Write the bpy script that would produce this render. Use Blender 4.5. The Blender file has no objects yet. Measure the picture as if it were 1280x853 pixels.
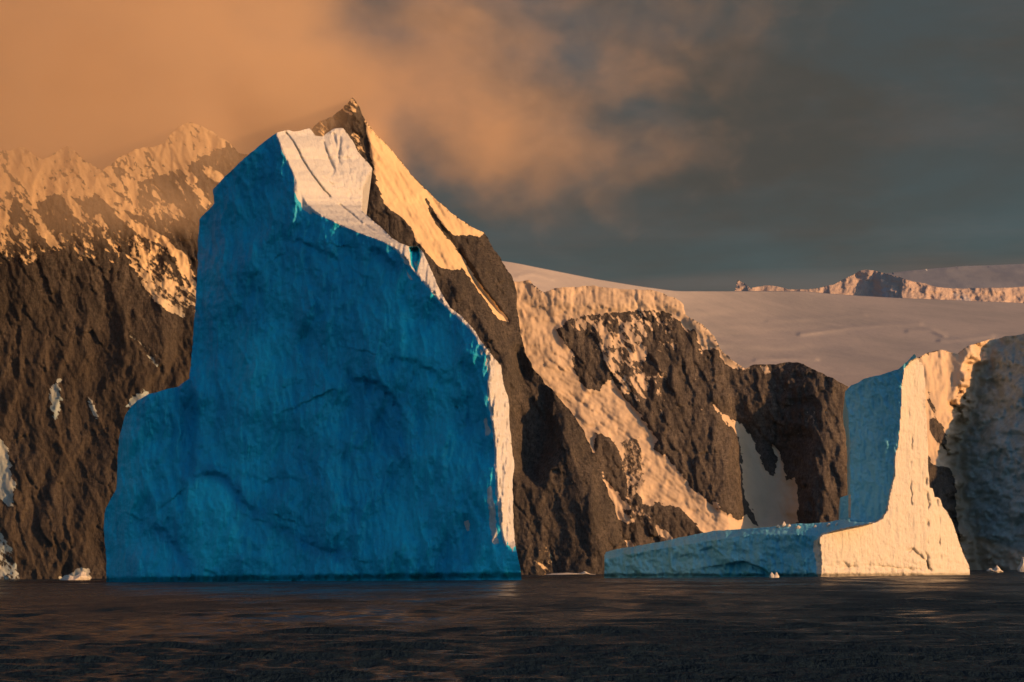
import bpy, math, random
import numpy as np
from mathutils import Matrix, Vector

S = bpy.context.scene
COL = S.collection
rng = np.random.default_rng(7)
random.seed(7)

# ------------------------------------------------------------------ camera
FPX = 3556.0            # focal length in photo pixels (1280 wide)
CH = 6.0                # camera height above the sea
PX0, PY0 = 640.0, 708.0  # principal point / sea horizon in the photo
ROLL = math.radians(0.5)
cam = bpy.data.cameras.new("camera")
cam.sensor_width = 36.0
cam.lens = 36.0 * FPX / 1280.0
cam.shift_y = (PY0 - 426.5) / 1280.0
cam.clip_start = 1.0
cam.clip_end = 120000.0
camo = bpy.data.objects.new("camera", cam)
COL.objects.link(camo)
camo.matrix_world = Matrix.Translation((0, 0, CH)) @ Matrix.Rotation(math.radians(90), 4, 'X') @ Matrix.Rotation(-ROLL, 4, 'Z')
S.camera = camo

# ------------------------------------------------------------------ light
SUN_TO = Vector((0.87, -0.46, 0.20)).normalized()    # direction towards the sun
SUN_EL = math.asin(SUN_TO.z)
SUN_AZ = math.atan2(SUN_TO.x, SUN_TO.y)               # clockwise from +Y
sl = bpy.data.lights.new("sun", 'SUN')
sl.energy = 5.0
sl.color = (1.0, 0.52, 0.20)
sl.angle = math.radians(0.5)
so = bpy.data.objects.new("sun", sl)
COL.objects.link(so)
so.rotation_euler = SUN_TO.to_track_quat('Z', 'Y').to_euler()
so.location = SUN_TO * 3000

S.view_settings.view_transform = 'Standard'
S.view_settings.look = 'None'
S.view_settings.exposure = 0.0
S.view_settings.gamma = 1.0
S.cycles.use_denoising = True
S.cycles.max_bounces = 6
S.cycles.diffuse_bounces = 2
S.cycles.glossy_bounces = 2
S.cycles.volume_bounces = 2
S.cycles.volume_step_rate = 1.0
S.cycles.volume_max_steps = 256


class NT:
    """tiny helper to wire shader nodes"""
    def __init__(self, tree):
        self.t = tree
        tree.nodes.clear()

    def n(self, kind, **kw):
        nd = self.t.nodes.new(kind)
        for k, v in kw.items():
            setattr(nd, k, v)
        return nd

    def put(self, sock, v):
        if hasattr(v, 'is_linked') or isinstance(v, bpy.types.NodeSocket):
            self.t.links.new(v, sock)
        else:
            if isinstance(v, tuple) and len(v) == 3 and sock.type == 'RGBA':
                v = (*v, 1.0)
            sock.default_value = v

    def math(self, op, a, b=0.0, c=0.0, clamp=False):
        nd = self.n('ShaderNodeMath', operation=op, use_clamp=clamp)
        self.put(nd.inputs[0], a)
        self.put(nd.inputs[1], b)
        self.put(nd.inputs[2], c)
        return nd.outputs[0]

    def ramp(self, v, lo, hi, a=0.0, b=1.0, smooth=True):
        nd = self.n('ShaderNodeMapRange', interpolation_type='SMOOTHSTEP' if smooth else 'LINEAR')
        self.put(nd.inputs['Value'], v)
        self.put(nd.inputs['From Min'], lo)
        self.put(nd.inputs['From Max'], hi)
        self.put(nd.inputs['To Min'], a)
        self.put(nd.inputs['To Max'], b)
        return nd.outputs[0]

    def mix(self, f, a, b):
        nd = self.n('ShaderNodeMix', data_type='RGBA')
        self.put(nd.inputs[0], f)
        self.put(nd.inputs[6], a)
        self.put(nd.inputs[7], b)
        return nd.outputs[2]

    def noise(self, vec, scale, detail=4.0, rough=0.55, dist=0.0):
        nd = self.n('ShaderNodeTexNoise')
        self.put(nd.inputs['Vector'], vec)
        nd.inputs['Scale'].default_value = scale
        nd.inputs['Detail'].default_value = detail
        nd.inputs['Roughness'].default_value = rough
        nd.inputs['Distortion'].default_value = dist
        return nd.outputs['Fac']

    def vmap(self, vec, scale=(1, 1, 1), rot=(0, 0, 0), loc=(0, 0, 0)):
        nd = self.n('ShaderNodeMapping')
        self.put(nd.inputs['Vector'], vec)
        nd.inputs['Scale'].default_value = scale
        nd.inputs['Rotation'].default_value = rot
        nd.inputs['Location'].default_value = loc
        return nd.outputs[0]

    def attr(self, name):
        return self.n('ShaderNodeAttribute', attribute_name=name).outputs['Fac']

    def bump(self, h, strength, dist, normal=None):
        nd = self.n('ShaderNodeBump')
        self.put(nd.inputs['Height'], h)
        nd.inputs['Strength'].default_value = strength
        nd.inputs['Distance'].default_value = dist
        if normal is not None:
            self.put(nd.inputs['Normal'], normal)
        return nd.outputs[0]


# ------------------------------------------------------------------ world
W = bpy.data.worlds.new("World")
S.world = W
W.use_nodes = True
t = NT(W.node_tree)
sky = t.n('ShaderNodeTexSky', sky_type='NISHITA', sun_disc=False)
sky.sun_elevation = SUN_EL
sky.sun_rotation = SUN_AZ
sky.altitude = 0.0
sky.air_density = 1.0
sky.dust_density = 1.0
sky.ozone_density = 3.0
gen = t.n('ShaderNodeTexCoord').outputs['Generated']
sep = t.n('ShaderNodeSeparateXYZ')
t.put(sep.inputs[0], gen)
gx, gy, gz = sep.outputs
# a bank of dark storm cloud stands ahead and thins out behind the viewer
n1 = t.noise(t.vmap(gen, (1, 1, 2.6)), 5.0, 6.0, 0.55, 0.3)
n2 = t.noise(t.vmap(gen, (1, 1, 3.5), loc=(3, 1, 7)), 17.0, 5.0, 0.6, 0.2)
cover = t.math('ADD', t.ramp(gy, -0.35, 0.5, 0.0, 0.95), t.math('MULTIPLY', t.math('SUBTRACT', n1, 0.5), 0.5), clamp=True)
storm = t.mix(t.ramp(n1, 0.35, 0.66), (0.052, 0.063, 0.058), (0.072, 0.068, 0.060))
storm = t.mix(t.ramp(n2, 0.44, 0.78, 0.0, 0.35), storm, (0.112, 0.088, 0.074))
nish = t.n('ShaderNodeVectorMath', operation='SCALE')
t.put(nish.inputs[0], sky.outputs[0])
nish.inputs['Scale'].default_value = 1.0
band = t.noise(t.vmap(gen, (1, 1, 26.0), loc=(2, 5, 1)), 3.2, 4.0, 0.5, 0.2)
low = t.math('MULTIPLY', t.ramp(gz, 0.04, 0.10), t.ramp(gz, 0.125, 0.095))
storm = t.mix(t.math('MULTIPLY', low, t.ramp(band, 0.40, 0.66, 0.0, 0.55)), storm, (0.150, 0.105, 0.085))
stx = t.n('ShaderNodeVectorMath', operation='SCALE')
t.put(stx.inputs[0], storm)
stx.inputs['Scale'].default_value = 8.2
colr = t.mix(cover, nish.outputs[0], stx.outputs[0])
bg = t.n('ShaderNodeBackground')
t.put(bg.inputs['Color'], colr)
bg.inputs['Strength'].default_value = 0.125
wo = t.n('ShaderNodeOutputWorld')
t.put(wo.inputs['Surface'], bg.outputs[0])


# ------------------------------------------------------------------ numpy noise
_perm = rng.permutation(512).astype(np.int64)
_ang = rng.random(512) * 2 * np.pi
_gxv, _gyv = np.cos(_ang), np.sin(_ang)


def perlin(x, y, seed=0):
    xi = np.floor(x).astype(np.int64)
    yi = np.floor(y).astype(np.int64)
    xf, yf = x - xi, y - yi
    u = xf * xf * xf * (xf * (xf * 6 - 15) + 10)
    v = yf * yf * yf * (yf * (yf * 6 - 15) + 10)

    def g(ix, iy, dx, dy):
        h = _perm[(_perm[(ix + seed * 131) & 511] + iy) & 511]
        return _gxv[h] * dx + _gyv[h] * dy
    a = g(xi, yi, xf, yf)
    b = g(xi + 1, yi, xf - 1, yf)
    c = g(xi, yi + 1, xf, yf - 1)
    d = g(xi + 1, yi + 1, xf - 1, yf - 1)
    return ((a + u * (b - a)) * (1 - v) + (c + u * (d - c)) * v) * 1.5


def fbm(x, y, oct=5, seed=0, gain=0.5, lac=2.03):
    s, amp, tot = 0.0, 1.0, 0.0
    for o in range(oct):
        s = s + amp * perlin(x, y, seed + o * 7)
        tot += amp
        amp *= gain
        x, y = x * lac + 3.7, y * lac + 1.9
    return s / tot


def ridged(x, y, oct=5, seed=0, gain=0.5, lac=2.03):
    s, amp, tot = 0.0, 1.0, 0.0
    for o in range(oct):
        s = s + amp * (1 - np.abs(perlin(x, y, seed + o * 7)) * 1.6)
        tot += amp
        amp *= gain
        x, y = x * lac + 5.1, y * lac + 2.3
    return s / tot


def sstep(a, b, x):
    q = np.clip((x - a) / (b - a), 0, 1)
    return q * q * (3 - 2 * q)


def L(pts, q, by=0):
    """polyline as a function: value of the other coordinate at q"""
    p = sorted(pts, key=lambda k: k[by])
    return np.interp(q, [k[by] for k in p], [k[1 - by] for k in p])


def inside(px, py, poly):
    r = np.zeros(px.shape, bool)
    n = len(poly)
    for i in range(n):
        x0, y0 = poly[i]
        x1, y1 = poly[(i + 1) % n]
        if y0 == y1:
            continue
        c = ((y0 > py) != (y1 > py)) & (px < (x1 - x0) * (py - y0) / (y1 - y0) + x0)
        r ^= c
    return r


def dist(px, py, pts, closed=False):
    """distance to a polyline, nearest segment's side (+ to the right of travel, y down)"""
    best = np.full(px.shape, 1e9)
    side = np.zeros(px.shape)
    n = len(pts)
    for i in range(n if closed else n - 1):
        x0, y0 = pts[i]
        x1, y1 = pts[(i + 1) % n]
        dx, dy = x1 - x0, y1 - y0
        l2 = dx * dx + dy * dy + 1e-9
        k = np.clip(((px - x0) * dx + (py - y0) * dy) / l2, 0, 1)
        ex, ey = px - x0 - k * dx, py - y0 - k * dy
        d = np.hypot(ex, ey)
        m = d < best
        best = np.where(m, d, best)
        side = np.where(m, np.sign(dx * ey - dy * ex), side)
    return best, side


def soft(px, py, poly, w=2.0, nz=0.0):
    """soft edged polygon: 1 inside, 0 outside; nz pushes the edge about"""
    xs = [p[0] for p in poly]
    ys = [p[1] for p in poly]
    pad = 4 * w + 14
    bb = (px > min(xs) - pad) & (px < max(xs) + pad) & (py > min(ys) - pad) & (py < max(ys) + pad)
    out = np.zeros(px.shape)
    if not bb.any():
        return out
    a, b = px[bb], py[bb]
    d, _ = dist(a, b, poly, True)
    sd = np.where(inside(a, b, poly), d, -d)
    if not np.isscalar(nz):
        sd = sd + nz[bb]
    out[bb] = sstep(-w, w, sd)
    return out


def ledge(px, py, pts, amp, reach, sharp=1.5):
    """a fracture step: abrupt along the line, dying away on its right-hand side"""
    xs = [p[0] for p in pts]
    ys = [p[1] for p in pts]
    pad = reach * 4
    out = np.zeros(px.shape)
    bb = (px > min(xs) - pad) & (px < max(xs) + pad) & (py > min(ys) - pad) & (py < max(ys) + pad)
    if not bb.any():
        return out
    a, b = px[bb], py[bb]
    d, s = dist(a, b, pts)
    de = np.minimum(np.hypot(a - pts[0][0], b - pts[0][1]), np.hypot(a - pts[-1][0], b - pts[-1][1]))
    f = sstep(-sharp, sharp, d * s) * np.exp(-np.maximum(d * s, 0) / reach) * sstep(0, reach, de)
    out[bb] = amp * f
    return out


def groove(px, py, pts, amp, w):
    d, _ = dist(px, py, pts)
    return amp * np.exp(-(d / w) ** 2)


def world(px, py, Y):
    """a point of the place from its bearing and its distance"""
    u, v = px - PX0, PY0 - py
    a = u * math.cos(ROLL) + v * math.sin(ROLL)
    b = v * math.cos(ROLL) - u * math.sin(ROLL)
    return a / FPX * Y, Y, CH + b / FPX * Y


def rough_line(poly, amp, step=3.0, seed=3, keep=None):
    """fractal wander for an outline; keep(x, y) -> points left alone"""
    out = []
    n = len(poly)
    s = 0.0
    for i in range(n):
        x0, y0 = poly[i]
        x1, y1 = poly[(i + 1) % n]
        l = math.hypot(x1 - x0, y1 - y0)
        m = max(1, int(l / step))
        for k in range(m):
            q = k / m
            out.append((x0 + (x1 - x0) * q, y0 + (y1 - y0) * q, -(y1 - y0) / (l + 1e-6), (x1 - x0) / (l + 1e-6), s + l * q))
        s += l
    o = np.array(out)
    nz = fbm(o[:, 4] / 14.0, o[:, 4] * 0 + 0.37, 4, seed, 0.6) * amp
    if keep is not None:
        nz = np.where(keep(o[:, 0], o[:, 1]), 0, nz)
    return [(a, b) for a, b in zip(o[:, 0] + o[:, 2] * nz, o[:, 1] + o[:, 3] * nz)]


# ------------------------------------------------------------------ mesh makers
def mesh_from(name, V, F, mat, attrs=None, parent=None, smooth=True):
    me = bpy.data.meshes.new(name)
    V = np.asarray(V, np.float32)
    nq = [f for f in F if f is not None and len(f)]
    loops = np.concatenate([f.ravel() for f in nq]).astype(np.int32)
    sizes = np.concatenate([np.full(len(f), f.shape[1], np.int32) for f in nq])
    starts = np.concatenate([[0], np.cumsum(sizes)[:-1]]).astype(np.int32)
    me.vertices.add(len(V))
    me.vertices.foreach_set('co', V.ravel())
    me.loops.add(len(loops))
    me.loops.foreach_set('vertex_index', loops)
    me.polygons.add(len(sizes))
    me.polygons.foreach_set('loop_start', starts)
    me.polygons.foreach_set('loop_total', sizes)
    me.polygons.foreach_set('use_smooth', np.full(len(sizes), smooth, bool))
    me.update(calc_edges=True)
    me.validate()
    for k, v in (attrs or {}).items():
        a = me.attributes.new(k, 'FLOAT', 'POINT')
        a.data.foreach_set('value', np.asarray(v, np.float32))
    me.materials.append(mat)
    o = bpy.data.objects.new(name, me)
    COL.objects.link(o)
    if parent is not None:
        o.parent = parent
    return o


def relief(outline, step, depth, attrs, thick, back=((0.25, 0.99), (0.7, 0.9), (1.0, 0.7)), jit=0.25, flat=True):
    """A solid whose visible side is the surface depth(px, py) within an outline, closed round the back.
    returns V, F(list), attribute dict, (px, py) per vertex, number of front faces per list entry"""
    xs = [p[0] for p in outline]
    ys = [p[1] for p in outline]
    gx_ = np.arange(min(xs) - step, max(xs) + 2 * step, step)
    gy_ = np.arange(min(ys) - step, max(ys) + 2 * step, step)
    PXg, PYg = np.meshgrid(gx_, gy_)
    M = inside(PXg, PYg, outline)
    Mp = np.pad(M, 1)
    allin = np.ones_like(M)
    for dy in (0, 1, 2):
        for dx in (0, 1, 2):
            allin &= Mp[dy:dy + M.shape[0], dx:dx + M.shape[1]]
    edge = M & ~allin
    PXg = PXg + (rng.random(M.shape) - 0.5) * step * jit
    PYg = PYg + (rng.random(M.shape) - 0.5) * step * jit
    # snap the rim onto the outline
    ex, ey = PXg[edge], PYg[edge]
    bx, by, bd = ex.copy(), ey.copy(), np.full(ex.shape, 1e9)
    n = len(outline)
    for i in range(n):
        x0, y0 = outline[i]
        x1, y1 = outline[(i + 1) % n]
        dx, dy = x1 - x0, y1 - y0
        k = np.clip(((ex - x0) * dx + (ey - y0) * dy) / (dx * dx + dy * dy + 1e-9), 0, 1)
        qx, qy = x0 + k * dx, y0 + k * dy
        d = np.hypot(ex - qx, ey - qy)
        m = d < bd
        bd = np.where(m, d, bd)
        bx = np.where(m, qx, bx)
        by = np.where(m, qy, by)
    m = bd < 1.6 * step
    PXg[edge] = np.where(m, bx, ex)
    PYg[edge] = np.where(m, by, ey)
    idx = np.full(M.shape, -1, np.int64)
    a, b, c, d = M[:-1, :-1], M[:-1, 1:], M[1:, 1:], M[1:, :-1]
    cnt = a.astype(int) + b + c + d
    idx[M] = np.arange(M.sum())
    A, B, C_, D = idx[:-1, :-1], idx[:-1, 1:], idx[1:, 1:], idx[1:, :-1]
    q = cnt == 4
    quads = np.stack([A[q], D[q], C_[q], B[q]], 1)
    tris = []
    for miss, tri in ((A, (D, C_, B)), (B, (A, D, C_)), (C_, (A, D, B)), (D, (A, C_, B))):
        k = (cnt == 3) & (miss < 0)
        tris.append(np.stack([tri[0][k], tri[1][k], tri[2][k]], 1))
    tris = np.concatenate(tris)
    # keep the largest connected body only: drop unused vertices
    px, py = PXg[M], PYg[M]
    used = np.zeros(len(px), bool)
    used[quads.ravel()] = True
    used[tris.ravel()] = True
    re = np.cumsum(used) - 1
    quads, tris = re[quads], re[tris]
    px, py = px[used], py[used]
    Y = depth(px, py)
    at = {k: f(px, py) for k, f in attrs.items()}
    X, Yw, Z = world(px, py, Y)
    V = np.stack([X, Yw, Z], 1)
    # rim
    E = np.concatenate([quads[:, [0, 1]], quads[:, [1, 2]], quads[:, [2, 3]], quads[:, [3, 0]], tris[:, [0, 1]], tris[:, [1, 2]], tris[:, [2, 0]]])
    key = np.sort(E, 1)
    kk = key[:, 0] * len(V) + key[:, 1]
    u_, inv, ct = np.unique(kk, return_inverse=True, return_counts=True)
    rim = E[ct[inv] == 1]
    rv = np.unique(rim)
    mp = np.full(len(V), -1)
    mp[rv] = np.arange(len(rv))
    cx, cy = px.mean(), py.max()
    Vs, prev, faces = [V], rv, []
    tot = len(V)
    pxs, pys = [px], [py]
    for k, (f, s) in enumerate(back):
        x2 = px[rv] if flat else cx + (px[rv] - cx) * s
        y2 = cy + (py[rv] - cy) * s
        X2, Y2, Z2 = world(x2, y2, Y[rv] + thick * f)
        Vs.append(np.stack([X2, Y2, Z2], 1))
        pxs.append(x2)
        pys.append(y2)
        new = np.arange(tot, tot + len(rv))
        tot += len(rv)
        i0, i1 = mp[rim[:, 0]], mp[rim[:, 1]]
        faces.append(np.stack([prev[i1], prev[i0], new[i0], new[i1]], 1))
        prev = new
    for k in at:
        at[k] = np.concatenate([at[k]] + [at[k][rv]] * len(back))
    return np.concatenate(Vs), quads, tris, np.concatenate(faces), at, np.concatenate(pxs), np.concatenate(pys)


def subset(V, quads, tris, at, keepq, keept):
    q, tr = quads[keepq], tris[keept]
    used = np.zeros(len(V), bool)
    used[q.ravel()] = True
    used[tr.ravel()] = True
    re = np.cumsum(used) - 1
    return V[used], re[q], re[tr], {k: v[used] for k, v in at.items()}


def tag(o, label=None, cat=None, group=None, kind=None):
    if label:
        o['label'] = label
    if cat:
        o['category'] = cat
    if group:
        o['group'] = group
    if kind:
        o['kind'] = kind
    return o


# ------------------------------------------------------------------ materials
def material(name):
    m = bpy.data.materials.new(name)
    m.use_nodes = True
    return m, NT(m.node_tree)


def finish(t, color, rough, normal=None, spec=0.3, **kw):
    p = t.n('ShaderNodeBsdfPrincipled')
    t.put(p.inputs['Base Color'], color)
    t.put(p.inputs['Roughness'], rough)
    p.inputs['Specular IOR Level'].default_value = spec
    if normal is not None:
        t.put(p.inputs['Normal'], normal)
    for k, v in kw.items():
        t.put(p.inputs[k], v)
    o = t.n('ShaderNodeOutputMaterial')
    t.put(o.inputs['Surface'], p.outputs[0])
    return p


def mountain_mat(name, rock_a, rock_b, snow_c):
    m, t = material(name)
    co = t.n('ShaderNodeTexCoord').outputs['Object']
    sn = t.attr('snow')
    ton = t.attr('tone')
    fine = t.noise(t.vmap(co, (1.0, 0.6, 0.6), rot=(0, 0.6, 0)), 0.33, 5, 0.65)
    mid = t.noise(co, 0.05, 4, 0.6)
    fac = t.math('ADD', sn, t.math('ADD', t.math('MULTIPLY', t.math('SUBTRACT', fine, 0.5), 0.75),
                                   t.math('MULTIPLY', t.math('SUBTRACT', mid, 0.5), 0.25)))
    fac = t.ramp(fac, 0.44, 0.58)
    streak = t.noise(t.vmap(co, (1.0, 0.5, 0.22)), 0.16, 6, 0.62)
    rock = t.mix(t.ramp(streak, 0.35, 0.68), rock_a, rock_b)
    rock = t.mix(t.ramp(t.noise(co, 0.018, 3, 0.5), 0.4, 0.7, 0, 0.5), rock, tuple(c * 0.55 for c in rock_a))
    strata = t.noise(t.vmap(co, (0.16, 0.5, 1.0), rot=(0, 0.75, 0)), 0.5, 5, 0.65, 0.6)
    rock = t.mix(t.ramp(strata, 0.4, 0.62, 0.0, 0.55), rock, tuple(c * 0.5 for c in rock_a))
    rock = t.mix(t.ramp(strata, 0.58, 0.72, 0.0, 0.5), rock, tuple(c * 1.5 for c in rock_b))
    grit = t.noise(t.vmap(co, (1.0, 0.7, 0.55), rot=(0, -0.5, 0)), 0.75, 5, 0.7)
    rock = t.mix(t.ramp(grit, 0.3, 0.55), tuple(c * 0.45 for c in rock_a), rock)
    rock = t.mix(t.ramp(grit, 0.55, 0.8, 0, 0.6), rock, tuple(c * 1.6 for c in rock_b))
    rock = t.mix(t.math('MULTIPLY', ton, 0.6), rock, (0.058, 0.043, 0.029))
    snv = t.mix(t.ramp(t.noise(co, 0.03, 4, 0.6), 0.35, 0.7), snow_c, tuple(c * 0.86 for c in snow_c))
    snv = t.mix(t.math('MULTIPLY', ton, 0.9), snv, t.mix(t.ramp(t.noise(co, 0.09, 6, 0.7), 0.38, 0.62), (0.17, 0.29, 0.32), (0.29, 0.42, 0.44)))  # where tone is high, cool shade colour is painted into the snow
    col = t.mix(fac, rock, snv)
    hb = t.math('ADD', t.math('MULTIPLY', t.noise(t.vmap(co, (1, 0.6, 0.5)), 0.22, 6, 0.7), t.ramp(fac, 0, 1, 1.0, 0.2)), t.math('MULTIPLY', fac, 0.12))
    finish(t, col, t.ramp(fac, 0, 1, 0.9, 0.65), t.bump(hb, 0.7, 3.0), 0.15)
    return m


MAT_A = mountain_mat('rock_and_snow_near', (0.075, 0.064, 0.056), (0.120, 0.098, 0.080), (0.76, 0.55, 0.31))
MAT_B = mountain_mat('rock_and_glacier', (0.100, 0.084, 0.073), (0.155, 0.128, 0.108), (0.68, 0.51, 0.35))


def snow_mat(name, col, dirt, scale=0.02):
    m, t = material(name)
    co = t.n('ShaderNodeTexCoord').outputs['Object']
    n = t.noise(t.vmap(co, (1, 0.35, 1)), scale, 5, 0.6)
    c = t.mix(t.ramp(n, 0.35, 0.7), col, dirt)
    finish(t, c, 0.7, t.bump(t.noise(t.vmap(co, (1, 0.3, 1)), scale * 4, 5, 0.65), 0.5, 3.0), 0.15)
    return m


MAT_PLATEAU = snow_mat('plateau_snow', (0.44, 0.395, 0.385), (0.36, 0.335, 0.335), 0.006)


MAT_CAP = snow_mat('far_snow', (0.34, 0.345, 0.38), (0.29, 0.295, 0.33), 0.0012)


def far_mat():
    m, t = material('far_snow_rock_and_shade')
    co = t.n('ShaderNodeTexCoord').outputs['Object']
    sn = t.attr('snow')
    n = t.noise(t.vmap(co, (1, 0.4, 0.7)), 0.03, 5, 0.6)
    f = t.ramp(t.math('ADD', sn, t.math('SUBTRACT', n, 0.5)), 0.4, 0.6)
    c = t.mix(f, (0.44, 0.40, 0.40), t.mix(n, (0.50, 0.37, 0.30), (0.42, 0.34, 0.30)))  # rock paled for distance haze; this grey also paints the hill's shade
    finish(t, c, 0.8, t.bump(n, 0.5, 14.0), 0.1)
    return m


MAT_FAR = far_mat()


def ice_mat(name, deep, pale, white):
    m, t = material(name)
    co = t.n('ShaderNodeTexCoord').outputs['Object']
    wa = t.attr('white')
    ton = t.attr('tone')
    vs = t.vmap(co, (1.0, 0.6, 0.16))
    st = t.noise(vs, 0.42, 6, 0.62, 0.4)
    big = t.noise(t.vmap(co, (1, 0.6, 0.55)), 0.035, 4, 0.55, 0.5)
    fine = t.noise(t.vmap(co, (1, 0.7, 0.35)), 1.1, 5, 0.7)
    v = t.math('ADD', t.math('MULTIPLY', t.math('SUBTRACT', st, 0.5), 0.75), t.math('ADD', t.math('MULTIPLY', t.math('SUBTRACT', big, 0.5), 0.8), ton))
    blue = t.mix(t.ramp(v, -0.35, 0.7), deep, pale)
    w = t.ramp(t.math('ADD', wa, t.math('ADD', t.math('MULTIPLY', t.math('SUBTRACT', fine, 0.5), 0.5), t.math('MULTIPLY', t.math('SUBTRACT', st, 0.5), 0.35))), 0.42, 0.6)
    wv = t.mix(t.ramp(fine, 0.3, 0.75), white, tuple(c * 0.88 for c in white))
    col = t.mix(w, blue, wv)
    h = t.math('ADD', t.math('MULTIPLY', st, 0.7), t.math('ADD', t.math('MULTIPLY', fine, 0.35), t.math('MULTIPLY', t.noise(co, 0.25, 5, 0.65), 0.8)))
    finish(t, col, t.ramp(w, 0, 1, 0.42, 0.7), t.bump(h, 0.75, 1.6), 0.3)
    return m


MAT_ICE = ice_mat('blue_ice', (0.004, 0.34, 0.58), (0.018, 0.70, 0.92), (0.61, 0.59, 0.57))
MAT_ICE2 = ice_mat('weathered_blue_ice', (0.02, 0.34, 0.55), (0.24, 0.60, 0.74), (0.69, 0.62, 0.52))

# ------------------------------------------------------------------ the near rocky mountain
A_OUT = [(-420, 760), (-420, 150), (-250, 165), (-120, 180), (-60, 186), (0, 188), (30, 184), (52, 200), (85, 182), (108, 203), (128, 214), (150, 196),
         (168, 186), (200, 182), (222, 160), (240, 152), (262, 164), (285, 176), (300, 192), (330, 196), (360, 182), (388, 163), (400, 152), (412, 146), (425, 138), (434, 128),
         (440, 122), (446, 130), (452, 140), (458, 152), (470, 166), (490, 189), (510, 213), (522, 228), (532, 236), (545, 250), (560, 263), (575, 275), (590, 285), (604, 291), (612, 303), (625, 322),
         (638, 341), (645, 365), (648, 395), (652, 425), (655, 440), (668, 462), (682, 480), (696, 496), (712, 514), (728, 537), (738, 560), (746, 580), (757, 606), (768, 632), (778, 665), (786, 700), (790, 760)]
A_OUT = rough_line(A_OUT, 3.4, 2.5, 11, lambda x, y: y > 735)
RIB = [(440, 100), (440, 122), (457, 152), (462, 175), (466, 200), (470, 222), (475, 238), (481, 255), (492, 265), (504, 273), (516, 286), (522, 302), (536, 317), (548, 330), (600, 400), (640, 470), (695, 520), (742, 640), (760, 724), (765, 760)]


def facets(x, y, seed):
    """angular chips: every cell is a small tilted plane; returns offset and the cell's upward tilt"""
    xi, yi = np.floor(x).astype(np.int64), np.floor(y).astype(np.int64)
    best = np.full(x.shape, 1e9)
    off = np.zeros(x.shape)
    up = np.zeros(x.shape)
    for dy in (-1, 0, 1):
        for dx in (-1, 0, 1):
            cx, cy = xi + dx, yi + dy
            h = _perm[(_perm[(cx + seed * 37) & 511] + cy) & 511]
            h2 = _perm[(h + 91) & 511]
            h3 = _perm[(h2 + 17) & 511]
            ex = x - (cx + 0.1 + 0.8 * h / 511.0)
            ey = y - (cy + 0.1 + 0.8 * h2 / 511.0)
            d = np.abs(ex) + np.abs(ey) + 0.35 * np.maximum(np.abs(ex), np.abs(ey))
            m = d < best
            best = np.where(m, d, best)
            tx = h3 / 255.5 - 1
            ty = _perm[(h3 + 53) & 511] / 255.5 - 1
            off = np.where(m, tx * ex * 0.9 - ty * ey * 0.9 + (h / 255.5 - 1) * 0.2, off)
            up = np.where(m, ty, up)
    return off, up


def crag(px, py, seed, want_up=False):
    """broken rock: slanting beds split into angular chips at three sizes, down to a metre or two"""
    wx = px + 3 * fbm(px / 16, py / 16, 2, seed + 3)
    wy = py + 3 * fbm(px / 18, py / 18, 2, seed + 4)
    u, v = wx * 0.88 - wy * 0.34, wy * 0.9 + wx * 0.34
    o1, u1 = facets(u / 17, v / 58, seed + 11)
    o2, u2 = facets(u / 7.5, v / 22, seed + 12)
    o3, u3 = facets(u / 4.0, v / 9, seed + 13)
    if want_up:
        return u1 * 0.5 + u2 * 0.55 + u3 * 0.45
    return o1 * 5.2 + o2 * 2.4 + o3 * 1.1 + ridged(wx / 17, py / 60, 3, seed, 0.6) * 1.2


def depthA(px, py):
    s = 0.56
    H = (724 - py) * s
    f = 1945 + 0.5 * H
    rx = L(RIB, py, 1)
    d = px - rx
    east = np.where(d > 0, d * s * 0.75, -d * s * 0.22)
    east = np.where((d < 0), np.minimum(east, 34), east)
    f = f + east * sstep(330, 440, px)
    wx = px + 14 * fbm(px / 60, py / 60, 3, 41)
    g = ridged((wx + py * 0.18) / 95, py / 330, 4, 5)
    g2 = ridged((wx - py * 0.30) / 38, py / 95, 4, 15)
    smooth_snow = soft(px, py, EAST, 5)
    am = 1 - 0.72 * smooth_snow
    f = f - (g * 9 + g2 * 2.5) * am
    f = f - (0.40 + 0.15 * sstep(380, 300, py)) * crag(px, py, 25) * (1 - 0.8 * smooth_snow) * (1 - 0.6 * soft(px, py, A_SNOW[0][0], 6))
    # lower left: the wall turns from the light
    low = sstep(285, 420, py) * sstep(300, 200, px)
    f = f + low * (-(px - 150) * s * 0.15)
    # flutes of the east face
    f = f - smooth_snow * (5.0 * ridged((px - py * 0.62) / 30, (py + px * .5) / 150, 3, 33) + 1.6 * ridged((px - py * 0.5) / 9, (py + px * .4) / 60, 3, 35) + 0.8 * fbm(px / 5, py / 7, 3, 37))
    # shaded hollow of the lower buttress
    f = f + 20 * soft(px, py, [(645, 440), (668, 470), (690, 505), (697, 540), (690, 570), (670, 600), (650, 590), (640, 520)], 14)
    # gully ramp
    f = f + groove(px, py, [(540, 268), (577, 318), (600, 362), (634, 402)], 5, 3.5)
    return f


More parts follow.
